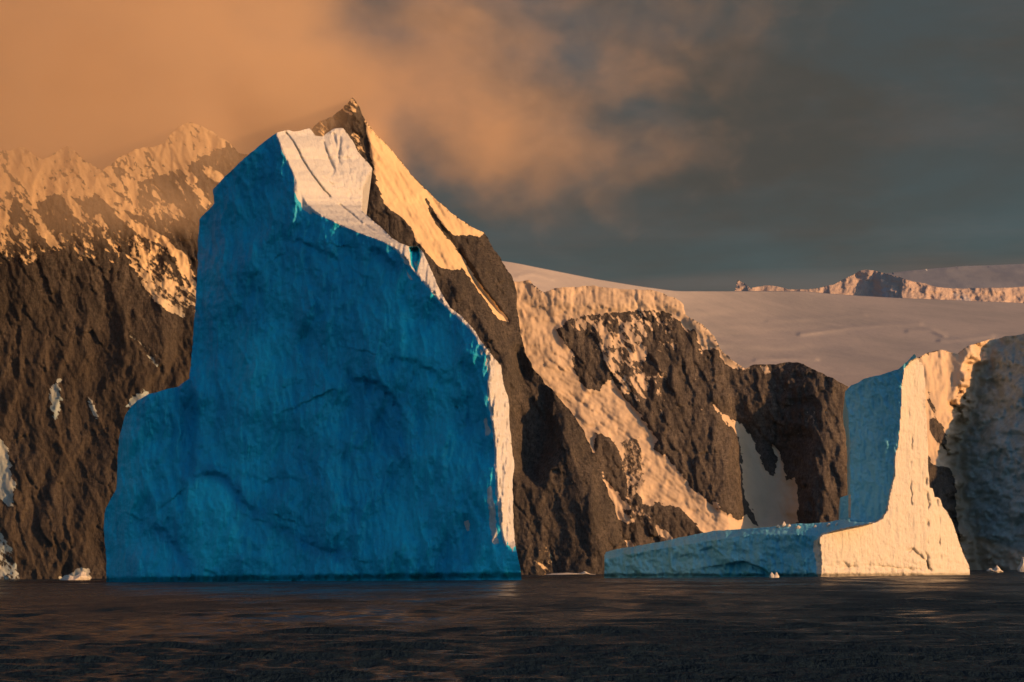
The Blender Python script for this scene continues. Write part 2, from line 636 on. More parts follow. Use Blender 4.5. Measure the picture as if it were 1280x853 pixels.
EAST = [(455, 149), (470, 165), (490, 188), (522, 227), (545, 249), (575, 274), (606, 290), (600, 296), (582, 294), (566, 293), (556, 282), (548, 272), (541, 262), (533, 247), (531, 249), (540, 272), (552, 290),
        (566, 306), (580, 325), (596, 350), (616, 376), (636, 403), (622, 398), (606, 375), (590, 352), (578, 336), (566, 338), (552, 335), (544, 329), (535, 317), (521, 302), (515, 285), (503, 273), (491, 265), (480, 255),
        (474, 238), (469, 222), (465, 200), (461, 175)]
A_SNOW = [  # (polygon, amount)
    ([(-420, 100), (-420, 261), (-100, 262), (-20, 270), (0, 300), (12, 268), (16, 240), (30, 262), (46, 292), (62, 306), (78, 312), (70, 300), (56, 282), (44, 262), (46, 252), (60, 246), (78, 240), (92, 250),
      (118, 246), (130, 250), (150, 262), (175, 268), (178, 230), (205, 220), (228, 212), (250, 198), (285, 180), (300, 190), (330, 190), (330, 100)], 1.0),
    ([(72, 240), (86, 244), (100, 256), (116, 278), (118, 296), (104, 286), (88, 262)], 0.95),
    ([(78, 268), (86, 276), (96, 304), (98, 314), (90, 304), (82, 284)], 0.85),
    ([(118, 266), (126, 268), (136, 286), (132, 292), (118, 288)], 0.9),
    ([(14, 272), (30, 270), (46, 300), (58, 312), (40, 330), (0, 330), (0, 300)], 0.43),
    ([(70, 275), (120, 278), (150, 300), (150, 330), (100, 322), (78, 305)], 0.40),
    ([(150, 258), (166, 272), (184, 284), (206, 298), (226, 316), (240, 338), (248, 372), (244, 388), (236, 356), (222, 330), (204, 310), (180, 298), (160, 282), (148, 270)], 0.95),
    ([(148, 282), (175, 296), (200, 304), (222, 324), (236, 352), (248, 380), (228, 392), (208, 388), (188, 372), (176, 348), (160, 322), (146, 300)], 0.50),
    ([(184, 366), (200, 374), (222, 388), (228, 396), (206, 386), (188, 374)], 0.8),
    ([(230, 212), (238, 218), (250, 236), (264, 256), (258, 264), (246, 244), (234, 226)], 1.0),
    ([(206, 258), (216, 256), (228, 266), (234, 274), (222, 272), (208, 266)], 0.85),
    ([(172, 226), (206, 224), (206, 264), (186, 272), (170, 262)], 0.46),
    ([(254, 206), (270, 214), (286, 226), (286, 238), (274, 232), (258, 222)], 0.7),
    ([(162, 412), (176, 424), (192, 440), (206, 458), (196, 458), (178, 440), (164, 424)], 0.46),
    ([(66, 478), (74, 476), (77, 498), (74, 518), (68, 522), (63, 500)], 0.85),
    ([(-60, 520), (0, 543), (10, 566), (18, 604), (17, 632), (10, 634), (2, 620), (-60, 612)], 0.85),
    ([(-60, 650), (0, 662), (12, 682), (22, 708), (28, 728), (-60, 728)], 0.55),
    ([(62, 728), (84, 719), (100, 711), (113, 711), (112, 728)], 1.0),
    ([(156, 510), (166, 498), (180, 489), (187, 489), (185, 497), (170, 506)], 0.8),
    ([(108, 496), (112, 498), (120, 512), (124, 522), (118, 518)], 0.75),
    ([(190, 640), (230, 640), (230, 700), (190, 700)], 0.25),
    ([(395, 160), (402, 152), (412, 160), (404, 172)], 0.55),
    ([(441, 164), (450, 168), (458, 196), (450, 198), (444, 184)], 0.45),
    ([(604, 438), (612, 436), (616, 450), (608, 452)], 0.6),
    ([(424, 130), (440, 118), (450, 136), (440, 146), (430, 142)], 0.48),
    ([(668, 690), (690, 680), (690, 722), (664, 722)], 0.36),
]


def snowA(px, py):
    nz = fbm(px / 10, py / 10, 5, 61, 0.65) * 5 + fbm((px * 0.8 + py * 0.6) / 26, (py * 0.8 - px * 0.6) / 5, 4, 62, 0.6) * 7
    s = np.full(px.shape, 0.15)
    s = s + 0.10 * fbm(px / 40, py / 60, 3, 71)
    for poly, amt in A_SNOW:
        m = soft(px, py, poly, 2.5, nz)
        s = s * (1 - m) + amt * m
    s = np.where((s > 0.9) & (px < 330) & (py < 330), 0.74 + 0.38 * fbm((px * 0.7 + py * 0.7) / 30, (py * 0.7 - px * 0.7) / 7, 4, 63, 0.6) + 0.25 * fbm(px / 6, py / 6, 3, 64), s)
    s = s + (s > 0.3) * (s < 0.7) * 0.4 * fbm((px * 0.8 + py * 0.6) / 22, (py * 0.8 - px * 0.6) / 4.5, 4, 65, 0.6)
    m = soft(px, py, EAST, 1.6, nz * 0.5)
    s = s * (1 - m) + 1.0 * m
    # snow lies on ledges: thin diagonal dusting of the upper walls
    dust = ridged((px - py * 0.9) / 15, (px * 0.5 + py) / 34, 3, 81)
    up = sstep(430, 250, py) * sstep(330, 230, px)
    cu = crag(px, py, 25, True)
    s = s + up * ((dust - 0.62) * 0.35 + 0.26 * cu) * (s < 0.8) + 0.13 * cu * (s < 0.4)
    s = s + sstep(0.72, 0.9, dust) * 0.12 * sstep(330, 420, px) * (s < 0.6)
    return s


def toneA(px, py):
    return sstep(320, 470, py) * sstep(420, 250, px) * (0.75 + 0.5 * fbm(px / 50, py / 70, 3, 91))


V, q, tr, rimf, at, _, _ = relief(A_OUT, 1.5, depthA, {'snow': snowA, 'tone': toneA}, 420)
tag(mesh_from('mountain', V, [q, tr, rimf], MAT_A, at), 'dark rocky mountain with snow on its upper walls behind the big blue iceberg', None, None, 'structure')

# ------------------------------------------------------------------ the glacier mountain on the right
B_OUT = [(540, 770), (540, 380), (600, 366), (640, 352), (662, 350), (680, 366), (692, 360), (715, 359), (742, 357), (765, 361), (790, 361), (812, 363), (830, 367), (844, 373), (854, 382), (856, 394), (876, 404), (892, 420),
         (900, 436), (914, 448), (930, 460), (944, 456), (962, 455), (985, 452), (1004, 455), (1018, 462), (1034, 471), (1050, 478), (1062, 486), (1080, 490), (1105, 478), (1128, 462), (1146, 449), (1160, 441), (1178, 438), (1196, 442), (1212, 432),
         (1240, 424), (1285, 416), (1340, 440), (1420, 510), (1560, 600), (1750, 680), (1800, 770)]
B_OUT = rough_line(B_OUT, 3.0, 2.5, 21, lambda x, y: (y > 740))
ICEFALL = [(530, 380), (530, 330), (640, 330), (692, 345), (742, 342), (830, 352), (862, 372), (884, 396), (900, 414), (914, 436), (930, 448), (938, 461), (924, 461), (906, 456), (897, 438), (888, 433), (878, 441), (872, 426), (867, 411), (857, 413),
           (851, 402), (843, 398), (836, 391), (826, 390), (800, 388), (770, 392), (735, 394), (708, 401), (697, 413), (705, 430), (714, 440), (720, 470), (735, 487), (750, 490), (755, 480), (765, 475), (775, 490), (786, 502), (800, 520), (816, 541),
           (821, 549), (817, 560), (830, 570), (842, 580), (852, 593), (866, 613), (880, 621), (896, 637), (910, 645), (924, 650), (934, 645), (948, 660), (950, 672), (884, 670), (868, 652), (856, 640), (842, 633), (820, 629), (804, 631),
           (798, 612), (786, 606), (780, 590), (776, 570), (770, 553), (756, 544), (743, 540), (744, 566), (735, 560), (715, 530), (690, 500), (640, 470), (540, 470)]
MOTT = [(706, 402), (735, 395), (770, 392), (826, 390), (830, 400), (812, 420), (806, 450), (814, 480), (806, 500), (790, 506), (776, 490), (762, 462), (748, 440), (736, 420), (715, 411)]
BOWL = [(892, 506), (902, 515), (912, 522), (926, 531), (940, 547), (948, 569), (957, 588), (962, 597), (970, 592), (972, 576), (966, 559), (975, 565), (980, 586), (984, 600), (993, 597), (996, 612), (998, 640), (994, 662), (950, 664), (942, 641), (935, 630), (930, 610), (928, 580), (925, 546), (910, 531), (900, 517)]
B_SNOW = [
    (ICEFALL, 1.0),
    (MOTT, 0.50),
    (BOWL, 1.0),
    ([(752, 584), (757, 599), (768, 611), (776, 622), (790, 632), (798, 650), (786, 656), (772, 648), (762, 641), (756, 615)], 1.0),
    ([(818, 655), (830, 664), (850, 676), (836, 678), (824, 668)], 0.95),
    ([(776, 552), (800, 545), (806, 600), (790, 628), (780, 622), (786, 608), (779, 590)], 0.50),
    ([(776, 636), (800, 630), (812, 645), (822, 660), (806, 655), (788, 650)], 0.44),
    ([(782, 672), (788, 676), (796, 690), (784, 690)], 0.8),
    ([(830, 395), (850, 402), (845, 440), (836, 470), (828, 520), (820, 500), (818, 440)], 0.36),
    ([(936, 462), (962, 456), (985, 453), (985, 460), (962, 466), (944, 468)], 0.40),
    ([(1004, 516), (1018, 512), (1024, 530), (1008, 530)], 0.46),
    ([(890, 628), (896, 626), (900, 634), (894, 636)], 0.9),
    ([(1062, 470), (1128, 455), (1178, 436), (1216, 430), (1300, 405), (1500, 340), (2100, 300), (2160, 770), (1190, 770), (1205, 690), (1196, 650), (1194, 600), (1186, 584), (1168, 580), (1155, 560), (1150, 500), (1100, 520), (1060, 510)], 1.0),
    ([(1160, 526), (1168, 520), (1176, 530), (1186, 548), (1184, 562), (1174, 556), (1164, 545)], 0.28),
    ([(1160, 480), (1166, 500), (1172, 516), (1168, 522), (1160, 505)], 0.42),
    ([(690, 722), (756, 716), (756, 740), (690, 740)], 1.0),
]


def headland_edge(px, py):
    return L([(1232, 420), (1212, 480), (1190, 560), (1196, 640), (1215, 716)], py, 1) + 16 * fbm(px / 30, py / 22, 4, 195, 0.6)


def depthB(px, py):
    s = 0.59
    H = (716 - py) * s
    f = 2085 + 0.55 * H
    wx = px + 10 * fbm(px / 45, py / 45, 3, 141)
    sn = soft(px, py, ICEFALL, 6)
    bw = soft(px, py, BOWL, 9)
    far_r = sstep(1085, 1150, px)
    g = ridged((wx + py * 0.10) / 62, py / 300, 4, 105)
    g2 = ridged((wx - py * 0.35) / 26, py / 80, 4, 115)
    rocky = (1 - sn) * (1 - bw) * (1 - far_r)
    f = f - (g * 7 + g2 * 2.5) * (0.3 + 0.7 * rocky) * (1 - 0.8 * far_r) * (1 - 0.6 * bw)
    # seracs
    ux, uy = px * 0.8 + py * 0.6, py * 0.8 - px * 0.6
    upper = sstep(470, 420, py)
    ser = ridged(ux / 30, uy / 11, 4, 125, 0.6) * (1 - upper) + ridged(px / 13, py / 30, 4, 126, 0.6) * upper
    blk = fbm(px / 34, py / 26, 3, 128)
    f = f - sn * (blk * 3.0 + facets(ux / 24, uy / 9, 77)[0] * 1.0 + facets(px / 6 + blk, py / 5, 78)[0] * 0.3 + ridged(ux / 42, uy / 6, 4, 132, 0.6) * 1.3 * (1 - upper) + ridged(px / 6, py / 34, 4, 133, 0.6) * 1.4 * upper)
    # hanging ice cliff along the crest
    crest = L([(540, 390), (640, 372), (690, 384), (740, 392), (830, 388), (856, 404), (900, 440), (936, 465)], px)
    f = f - 6 * sn * sstep(16, -12, py - crest) * sstep(640, 690, px) * sstep(960, 900, px)
    f = f - 0.5 * crag(px, py, 135) * (0.3 + 0.7 * np.maximum(rocky, sstep(1205, 1235, px)))
    # the bowl is cut deep between the buttresses
    f = f + soft(px, py, [(920, 520), (1000, 540), (1004, 670), (935, 670)], 34) * 26
    # the buttress with the dark shaded side
    bx = px + 16 * fbm(px / 40, py / 26, 4, 151) + 5 * fbm(px / 9, py / 12, 3, 152)
    f = f - 24 * sstep(970, 1022, bx) * sstep(1090, 1050, px)
    # headland: comes forward to the right, beyond the icefall
    hx = np.maximum(px - headland_edge(px, py), 0)
    f = f - 1.35 * s * np.minimum(hx, 190) - 0.25 * s * np.maximum(hx - 190, 0)
    f = f - sstep(0, 40, hx) * (fbm(px / 26, py / 40, 4, 158, 0.6) * 7 + ridged((px + py * .6) / 16, (py - px * .5) / 60, 3, 159) * 3)
    f = f + 38 * sstep(-12, 14, px - headland_edge(px, py)) - 42 * far_r * sstep(8, -16, px - headland_edge(px, py))
    # lit icefall beside it leans out towards the light
    f = f - far_r * sstep(1215, 1180, px) * (ridged(px / 24, py / 50, 4, 155) * 4 + ridged(px / 6, py / 40, 3, 156) * 1.4 - (px - 1150) * s * 0.55)
    return f


def snowB(px, py):
    nz = fbm(px / 9, py / 9, 5, 161, 0.65) * 5 + fbm((px * 0.6 + py * 0.8) / 24, (py * 0.6 - px * 0.8) / 5, 4, 162, 0.6) * 4
    s = np.full(px.shape, 0.17) + 0.12 * fbm(px / 30, py / 60, 3, 171)
    for poly, amt in B_SNOW:
        m = soft(px, py, poly, 2.0, nz)
        s = s * (1 - m) + amt * m
    dust = ridged((px - py * 0.75) / 13, (px * 0.6 + py) / 40, 3, 181)
    cu = crag(px, py, 135, True)
    s = s + sstep(0.68, 0.9, dust) * 0.12 * (s < 0.6) + 0.17 * cu * (s < 0.42) * sstep(640, 480, py)
    m = soft(px, py, MOTT, 4, nz)
    s = s + m * 0.45 * fbm((px * 0.6 + py * 0.8) / 16, (py * 0.6 - px * 0.8) / 4, 4, 185, 0.6) + m * ((dust - 0.62) * 0.3 + 0.25 * cu)
    return s


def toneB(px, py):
    return 0.9 * sstep(0, 26, px - headland_edge(px, py)) * (1 - 0.75 * soft(px, py, [(1185, 662), (1230, 674), (1275, 690), (1320, 705), (1320, 770), (1185, 770)], 4))  # paints the headland's hazy shade into its snow colour, less on the talus


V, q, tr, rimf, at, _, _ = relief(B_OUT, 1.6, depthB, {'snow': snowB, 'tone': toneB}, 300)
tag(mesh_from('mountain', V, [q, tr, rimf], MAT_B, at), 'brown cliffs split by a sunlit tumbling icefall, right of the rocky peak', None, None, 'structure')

# ------------------------------------------------------------------ the snow plateau above the cliffs
P_TOP = [(520, 312), (640, 328), (700, 340), (745, 349), (800, 358), (845, 364), (862, 364), (1000, 364), (1060, 369), (1130, 373), (1280, 379), (1500, 388), (2200, 405)]
P_BOT = [(520, 420), (640, 372), (690, 378), (830, 384), (856, 400), (900, 452), (940, 480), (1000, 480), (1062, 506), (1128, 490), (1160, 465), (1215, 452), (1280, 440), (1400, 420), (2200, 420)]


def plateau():
    nx, ny = 560, 150
    pxs = np.linspace(520, 2000, nx)
    tt = np.linspace(0, 1, ny)
    PXg, T = np.meshgrid(pxs, tt)
    def smo(a, w):
        k = np.hanning(2 * w + 1)
        return np.convolve(np.pad(a, w, mode='edge'), k / k.sum(), 'valid')
    bot = np.full(PXg.shape, 505.0)
    top = np.broadcast_to(smo(L(P_TOP, pxs), 7), PXg.shape)
    near = 2330.0
    far = np.broadcast_to(smo(np.interp(pxs, [520, 640, 800, 1000, 1300, 2000], [2900, 2900, 3300, 5000, 5600, 5600]), 30), PXg.shape)
    PYg = bot + (top - bot) * T
    # a ground-like spacing of distance with bearing height
    Y = 1.0 / ((1 - T) / near + T / far)
    dome = sstep(870, 800, PXg)
    Y = Y + fbm(PXg / 160 + T * 2, T * 7, 3, 201) * (50 * T * (1 - T) * 4)
    # wind lips and crevasse steps
    for pts, amp in (([(1000, 418), (1060, 410), (1110, 406), (1150, 405)], 24), ([(1135, 414), (1165, 413), (1180, 420)], 26), ([(960, 402), (1020, 398), (1080, 394)], 12),
                     ([(1175, 426), (1205, 424), (1240, 420)], 22), ([(945, 450), (985, 448), (1020, 449)], 16), ([(648, 345), (668, 342), (690, 350)], 5)):
        Y = Y - groove(PXg, PYg, pts, amp, 2.6)
    X, Yw, Z = world(PXg, PYg, Y)
    V = np.stack([X.ravel(), Yw.ravel(), Z.ravel()], 1)
    i = np.arange(nx * ny).reshape(ny, nx)
    q = np.stack([i[:-1, :-1].ravel(), i[:-1, 1:].ravel(), i[1:, 1:].ravel(), i[1:, :-1].ravel()], 1)
    # far side falls away
    last = i[-1]
    V2 = V[last].copy()
    V2[:, 1] += 2500
    V2[:, 0] *= 1.3
    V2[:, 2] *= 0.5
    j = np.arange(nx) + len(V)
    q2 = np.stack([last[:-1], last[1:], j[1:], j[:-1]], 1)
    V3 = V[i[0]].copy()
    V3[:, 2] = -12
    V3[:, 1] += 40
    k = np.arange(nx) + len(V) + nx
    q3 = np.stack([i[0][1:], i[0][:-1], k[:-1], k[1:]], 1)
    return np.concatenate([V, V2, V3]), np.concatenate([q, q2, q3])


V, q = plateau()
tag(mesh_from('snowfield', V, [q], MAT_PLATEAU), 'broad pale snowfield rising behind the brown cliffs', None, None, 'structure')

# ------------------------------------------------------------------ far hills
F1 = [(916, 372), (919, 362), (922, 350), (930, 354), (938, 361), (946, 364), (946, 374)]
F2 = [(934, 376), (940, 360), (955, 357), (972, 358), (985, 362), (1000, 362), (1020, 361), (1036, 357), (1042, 356), (1048, 352), (1058, 348), (1066, 344), (1074, 339), (1082, 337), (1092, 338), (1104, 341), (1116, 344), (1124, 346), (1134, 350),
      (1142, 352), (1156, 354), (1166, 358), (1180, 360), (1200, 361), (1230, 360), (1262, 360), (1300, 356), (1400, 352), (1520, 360), (1560, 396), (934, 390)]


def depthF(base):
    def f(px, py):
        s = base / FPX
        return base + (370 - py) * s * 1.1 - (ridged(px / 26, py / 14, 4, 301) * 12 + fbm(px / 34, py / 40, 4, 311) * 34) + np.maximum(0, np.minimum(px - 1092, 36)) * s * -1.3 + np.maximum(0, px - 1132) * 0.4
    return f


for out, base, lab in ((F1, 7200, 'tiny sharp snow peak standing alone on the snowfield skyline'), (F2, 7600, 'far snow hill and long pink ice cliff on the right skyline')):
    o2 = rough_line(out, 1.2, 1.5, 31, lambda x, y: y > 368)
    V, q, tr, rimf, at, _, _ = relief(o2, 0.9, depthF(base), {'snow': lambda px, py: 0.92 - 0.3 * sstep(1085, 1100, px) * sstep(1138, 1120, px) * sstep(352, 364, py) - 0.45 * soft(px, py, [(1190, 366), (1200, 364), (1216, 370), (1214, 379), (1196, 379)], 2)}, 700)  # lowered snow on the hill's middle paints in its shaded side
    tag(mesh_from('hill', V, [q, tr, rimf], MAT_FAR, at), lab, None, None, 'structure')

_cx = np.linspace(1005, 1760, 260)
CAP = list(zip(_cx, L([(1005, 385), (1030, 362), (1060, 350), (1100, 343), (1140, 338), (1200, 333), (1280, 330), (1400, 325), (1500, 323), (1700, 330), (1760, 385)], _cx) + 0.5 * fbm(_cx / 25, _cx * 0, 4, 335))) + [(1760, 390), (1005, 390)]
V, q, tr, rimf, at, _, _ = relief(CAP, 1.5, lambda px, py: 12500 + (375 - py) * 90.0 + 250 * fbm(px / 90, py / 12, 4, 331), {'snow': lambda px, py: px * 0 + 0.8}, 2500)
tag(mesh_from('ice_cap', V, [q, tr, rimf], MAT_CAP, at), 'dim far ice cap along the right horizon', None, None, 'structure')

# ------------------------------------------------------------------ the big blue iceberg
G_OUT = [(133, 760), (133, 700), (130, 660), (132, 635), (145, 612), (147, 580), (148, 548), (158, 516), (172, 501), (186, 493), (208, 487), (224, 483), (237, 473), (240, 440), (244, 390), (247, 330), (247, 300), (249, 275), (268, 254),
         (266, 237), (282, 220), (300, 203), (322, 184), (345, 166), (358, 163), (375, 164), (387, 160), (395, 170), (403, 171), (418, 161), (429, 160), (440, 175), (447, 190), (458, 202), (466, 211), (460, 225), (454, 237), (453, 250), (452, 263),
         (465, 275), (475, 283), (490, 298), (500, 304), (512, 308), (523, 308), (530, 318), (540, 340), (550, 364), (563, 386), (576, 394), (590, 409), (604, 430), (617, 446), (626, 457), (629, 480), (636, 500), (637, 530), (640, 560), (643, 582), (641, 600),
         (641, 640), (643, 672), (647, 695), (652, 724), (655, 760)]
G_OUT = rough_line(G_OUT, 1.6, 2.0, 51, lambda x, y: y > 728)
CREASE = [(345, 166), (350, 178), (357, 194), (366, 214), (374, 234), (384, 256), (400, 268), (420, 278), (440, 287), (458, 295), (480, 301), (492, 306), (505, 322), (516, 336), (530, 351), (552, 377), (566, 389), (590, 412), (606, 434), (612, 448), (613, 466), (611, 486), (616, 520), (620, 552), (622, 602), (625, 642), (629, 668), (635, 690), (642, 724), (646, 765)]
_py = np.arange(100, 800, 0.5)
_c = L(CREASE, _py, 1)
_k = np.hanning(61)
CREASE_S = np.convolve(np.pad(_c, 30, mode='edge'), _k / _k.sum(), 'valid')


def crease(py):
    return np.interp(py, _py, CREASE_S)


BLOCK = [(402, 171), (418, 161), (429, 160), (447, 190), (466, 211), (454, 237), (452, 264), (438, 252), (428, 238), (418, 222), (414, 206)]
GS = 0.346


def depthG_face(px, py):
    H = (724 - py) * GS
    f = 1232 + 0.86 * (640 - px) * GS + 0.10 * H
    # shoulder on the left, rounded edges
    f = f + 10 * sstep(250, 165, px) * sstep(470, 560, py) * 0 + 14 * sstep(185, 135, px) ** 2 + 10 * sstep(290, 247, px) ** 2 * sstep(500, 440, py)
    wx = px + 8 * fbm(px / 50, py / 50, 3, 401)
    f = f - 9.0 * fbm(wx / 75, py / 120, 3, 411) - 4.2 * ridged(wx / 30, py / 120, 3, 421) - 1.6 * fbm(wx / 11, py / 42, 3, 431) - 0.8 * fbm(px / 6, py / 9, 3, 441)
    # step where the left shoulder meets the tower
    f = f + ledge(px, py, [(240, 470), (246, 520), (240, 570), (236, 600)], 5, 30, 4) * 1.0
    for pts, amp, rch in (([(238, 604), (250, 594), (268, 590), (284, 598), (296, 616), (312, 634), (330, 640)], 6, 26), ([(184, 654), (206, 664), (222, 684), (232, 702)], 4.5, 18), ([(338, 655), (358, 661), (390, 680), (432, 694)], 3.5, 16),
                          ([(428, 482), (446, 474), (470, 477), (490, 492), (504, 520), (510, 562)], 8, 34), ([(480, 444), (520, 452), (545, 466), (560, 492)], 5, 22), ([(360, 310), (372, 300), (400, 312), (430, 330)], 4, 20),
                          ([(455, 310), (475, 312), (492, 330), (500, 352)], 5, 24), ([(560, 470), (574, 486), (572, 500)], 3.5, 12), ([(245, 705), (262, 716), (285, 724)], 3, 10), ([(290, 588), (330, 602), (380, 596)], 2.2, 14),
                          ([(520, 480), (530, 540), (545, 600), (560, 660)], 3.0, 20), ([(382, 286), (380, 330), (392, 380), (380, 430)], -3.0, 30), ([(320, 440), (300, 480), (306, 540)], 3.5, 24), ([(150, 560), (160, 600), (150, 650)], 2.5, 14)):
        f = f + ledge(px + 3 * fbm(px / 9, py / 9, 3, 445), py + 4 * fbm(px / 11, py / 11, 3, 447), pts, amp * 0.6, rch, 4.0)
    # undercut foot of the berg
    f = f + 5 * sstep(714, 724, py - (640 - px) * 0.0125 + 1.5 * fbm(px / 14, px * 0, 3, 449))
    return f


def depthG(px, py):
    cx = crease(py)
    d = np.maximum(px - cx, 0)
    d0 = px - cx
    base = depthG_face(np.minimum(px, cx), py)
    k = np.interp(py, [160, 300, 330, 420, 470, 676, 690, 724], [1.5, 1.5, 2.2, 2.4, 2.6, 2.4, -0.86, -0.86])
    f = base + k * d * GS
    # snow surface: soft drifts running down the slope
    up = sstep(312, 296, py)
    f = f - up * (d > 0) * (1.1 * fbm((px + py) / 70, (px - py) / 18, 3, 451) + 0.6 * fbm(px / 9, py / 9, 3, 455)) * sstep(0, 6, d)
    # rough weathered flank
    fl = (1 - up) * sstep(0, 3, d) * sstep(690, 680, py)
    f = f - fl * (5 * fbm((px + py * 0.1) / 8, py / 60, 4, 461) + 3.0 * ridged((px + py * 0.06) / 5, py / 70, 3, 465))
    # the upright block at the back of the snow slope
    b = soft(px, py, BLOCK, 1.2)
    dl, _ = dist(px, py, [(402, 171), (414, 206), (418, 222), (428, 238), (438, 252), (452, 264)])
    f = f - b * np.minimum(dl * 0.22, 14) + b * 1.2 * fbm(px / 8, py / 14, 3, 471)
    for pts in ([(417, 168), (421, 185), (424, 204)], [(425, 172), (424, 192)], [(404, 178), (412, 200), (418, 212), (414, 220)]):
        f = f + groove(px, py, pts, 2.0, 1.8)
    # crevasses
    for pts, a in (([(357, 166), (366, 176), (372, 188), (380, 204), (394, 224), (412, 246)], 5.5), ([(425, 256), (440, 268), (452, 279)], 6), ([(455, 281), (470, 290), (490, 300)], 5), ([(404, 222), (416, 232)], 2.0), ([(392, 250), (420, 272), (450, 284)], 1.2), ([(424, 246), (450, 268)], 2.0)):
        f = f + groove(px + 1.5 * fbm(px / 9, py / 9, 3, 477), py, pts, a * 0.55, 1.25)
    # small blue cleft in the upper flank
    f = f + 14 * soft(px, py, [(511, 309), (523, 309), (525, 320), (520, 340), (514, 330)], 1.5)
    return f


def whiteG(px, py):
    cx = crease(py)
    nz = fbm(px / 7, py / 12, 4, 501) * 7
    d = px - cx
    w = sstep(-2.2, 2.2, d + np.interp(py, [150, 225, 238, 262, 276, 300], [1.5, 1.5, 8, 8, 2.0, 2.0]) + np.abs(nz) * np.interp(py, [166, 260, 310, 440, 520], [0.25, 0.6, 0.8, 0.8, 0.6]))
    # blue foot
    foot = L([(600, 690), (628, 684), (640, 683), (655, 682)], px)
    w = w * sstep(4, -4, py - foot + nz * 2.2 + 5 * fbm(px / 4, py / 14, 3, 505))
    # cleft stays blue
    w = w * (1 - soft(px, py, [(511, 309), (523, 309), (526, 322), (521, 341), (514, 332)], 1.2))
    # gap stripes in the lower flank
    # rime patches on the blue wall near the edge
    for poly, a in (([(608, 612), (614, 606), (619, 640), (624, 680), (616, 680), (611, 650)], 0.80), ([(580, 652), (587, 648), (588, 664), (583, 666)], 0.75), ([(604, 526), (609, 520), (613, 540), (607, 546)], 0.75),
                    ([(505, 330), (512, 345), (520, 352), (510, 348)], 0.8), ([(376, 252), (388, 258), (392, 270), (378, 262)], 0.8), ([(598, 432), (604, 440), (602, 446)], 0.75)):
        w = np.maximum(w, a * soft(px, py, poly, 2.5, nz * 0.5))
    # spatters of snow over the lip
    lip = sstep(-26, 0, d) * sstep(-1, -2, d * 0 - 2)
    w = np.maximum(w, 0.85 * sstep(-12, -1, d) * sstep(0.12, 0.4, fbm(px / 8, py / 14, 3, 511)) * (py < 470))
    return w


def toneG(px, py):
    # paler, older bubbly ice in broad vertical swathes; clearer ice between; dark strips and hollows are painted-in shade
    t = 0.30 * fbm(px / 60, py / 160, 3, 521) + 0.10 * sstep(300, 500, py) - 0.05
    for poly, a in (([(240, 600), (262, 594), (290, 620), (300, 690), (260, 715), (230, 690)], 0.45), ([(244, 596), (262, 586), (288, 594), (304, 622), (326, 640), (320, 648), (298, 632), (280, 604), (262, 596)], -0.6), ([(222, 470), (246, 470), (250, 540), (244, 610), (228, 600), (232, 540)], -0.35), ([(186, 654), (206, 660), (240, 704), (228, 706), (204, 674)], -0.4), ([(340, 656), (390, 674), (436, 694), (424, 700), (380, 688)], -0.4), ([(266, 238), (340, 180), (350, 230), (300, 260)], -0.15), ([(548, 400), (575, 470), (570, 600), (540, 520), (500, 430)], 0.16), ([(505, 380), (520, 400), (505, 450), (495, 430)], 0.25), ([(270, 400), (330, 420), (330, 520), (280, 500)], 0.18),
                    ([(148, 560), (165, 540), (175, 620), (160, 640)], 0.2), ([(160, 660), (260, 690), (260, 722), (150, 722)], 0.15), ([(600, 680), (655, 680), (655, 724), (580, 724)], 0.35), ([(350, 260), (430, 300), (400, 330), (350, 320)], -0.1), ([(455, 300), (510, 330), (490, 350)], -0.45), ([(436, 480), (470, 478), (500, 500), (508, 580), (480, 560), (450, 500)], -0.45)):
        t = t + a * soft(px, py, poly, 9, 9 * fbm(px / 16, py / 22, 3, 527))
    return t


V, q, tr, rimf, at, vx, vy = relief(G_OUT, 1.25, depthG, {'white': whiteG, 'tone': toneG}, 95, back=((0.12, 0.995), (0.5, 0.96), (0.85, 0.85), (1.0, 0.6)), flat=False)
root = bpy.data.objects.new('iceberg', None)
COL.objects.link(root)
gx0, gy0, gz0 = world(400, 726, 1290)
root.location = (gx0, gy0, 0)
tag(root, 'huge deep blue iceberg with a tilted white snow cap, in front of the rocky mountain', 'iceberg')
V = V - np.array([gx0, gy0, 0])


def face_centres(f):
    return vx[f].mean(1), vy[f].mean(1)


def part_of(f):
    fx, fy = face_centres(f)
    d = fx - crease(fy)
    w = at['white'][f].mean(1)
    lab = np.zeros(len(f), int)
    lab[(d > -1) & (w > 0.5) & (fy < 304)] = 1
    lab[(lab == 1) & inside(fx, fy, BLOCK)] = 2
    lab[(d > 0.5) & (fy >= 304)] = 3
    return lab


lq, lt, lr = part_of(q), part_of(tr), np.zeros(len(rimf), int)
for k, nm in enumerate(('ice_wall', 'snow_cap', 'ice_block', 'ice_flank')):
    Q = np.concatenate([q[lq == k], rimf]) if k == 0 else q[lq == k]
    v2, q2, t2, a2 = subset(V, Q, tr, at, np.ones(len(Q), bool), lt == k)
    mesh_from(nm, v2, [q2, t2], MAT_ICE, a2, root)

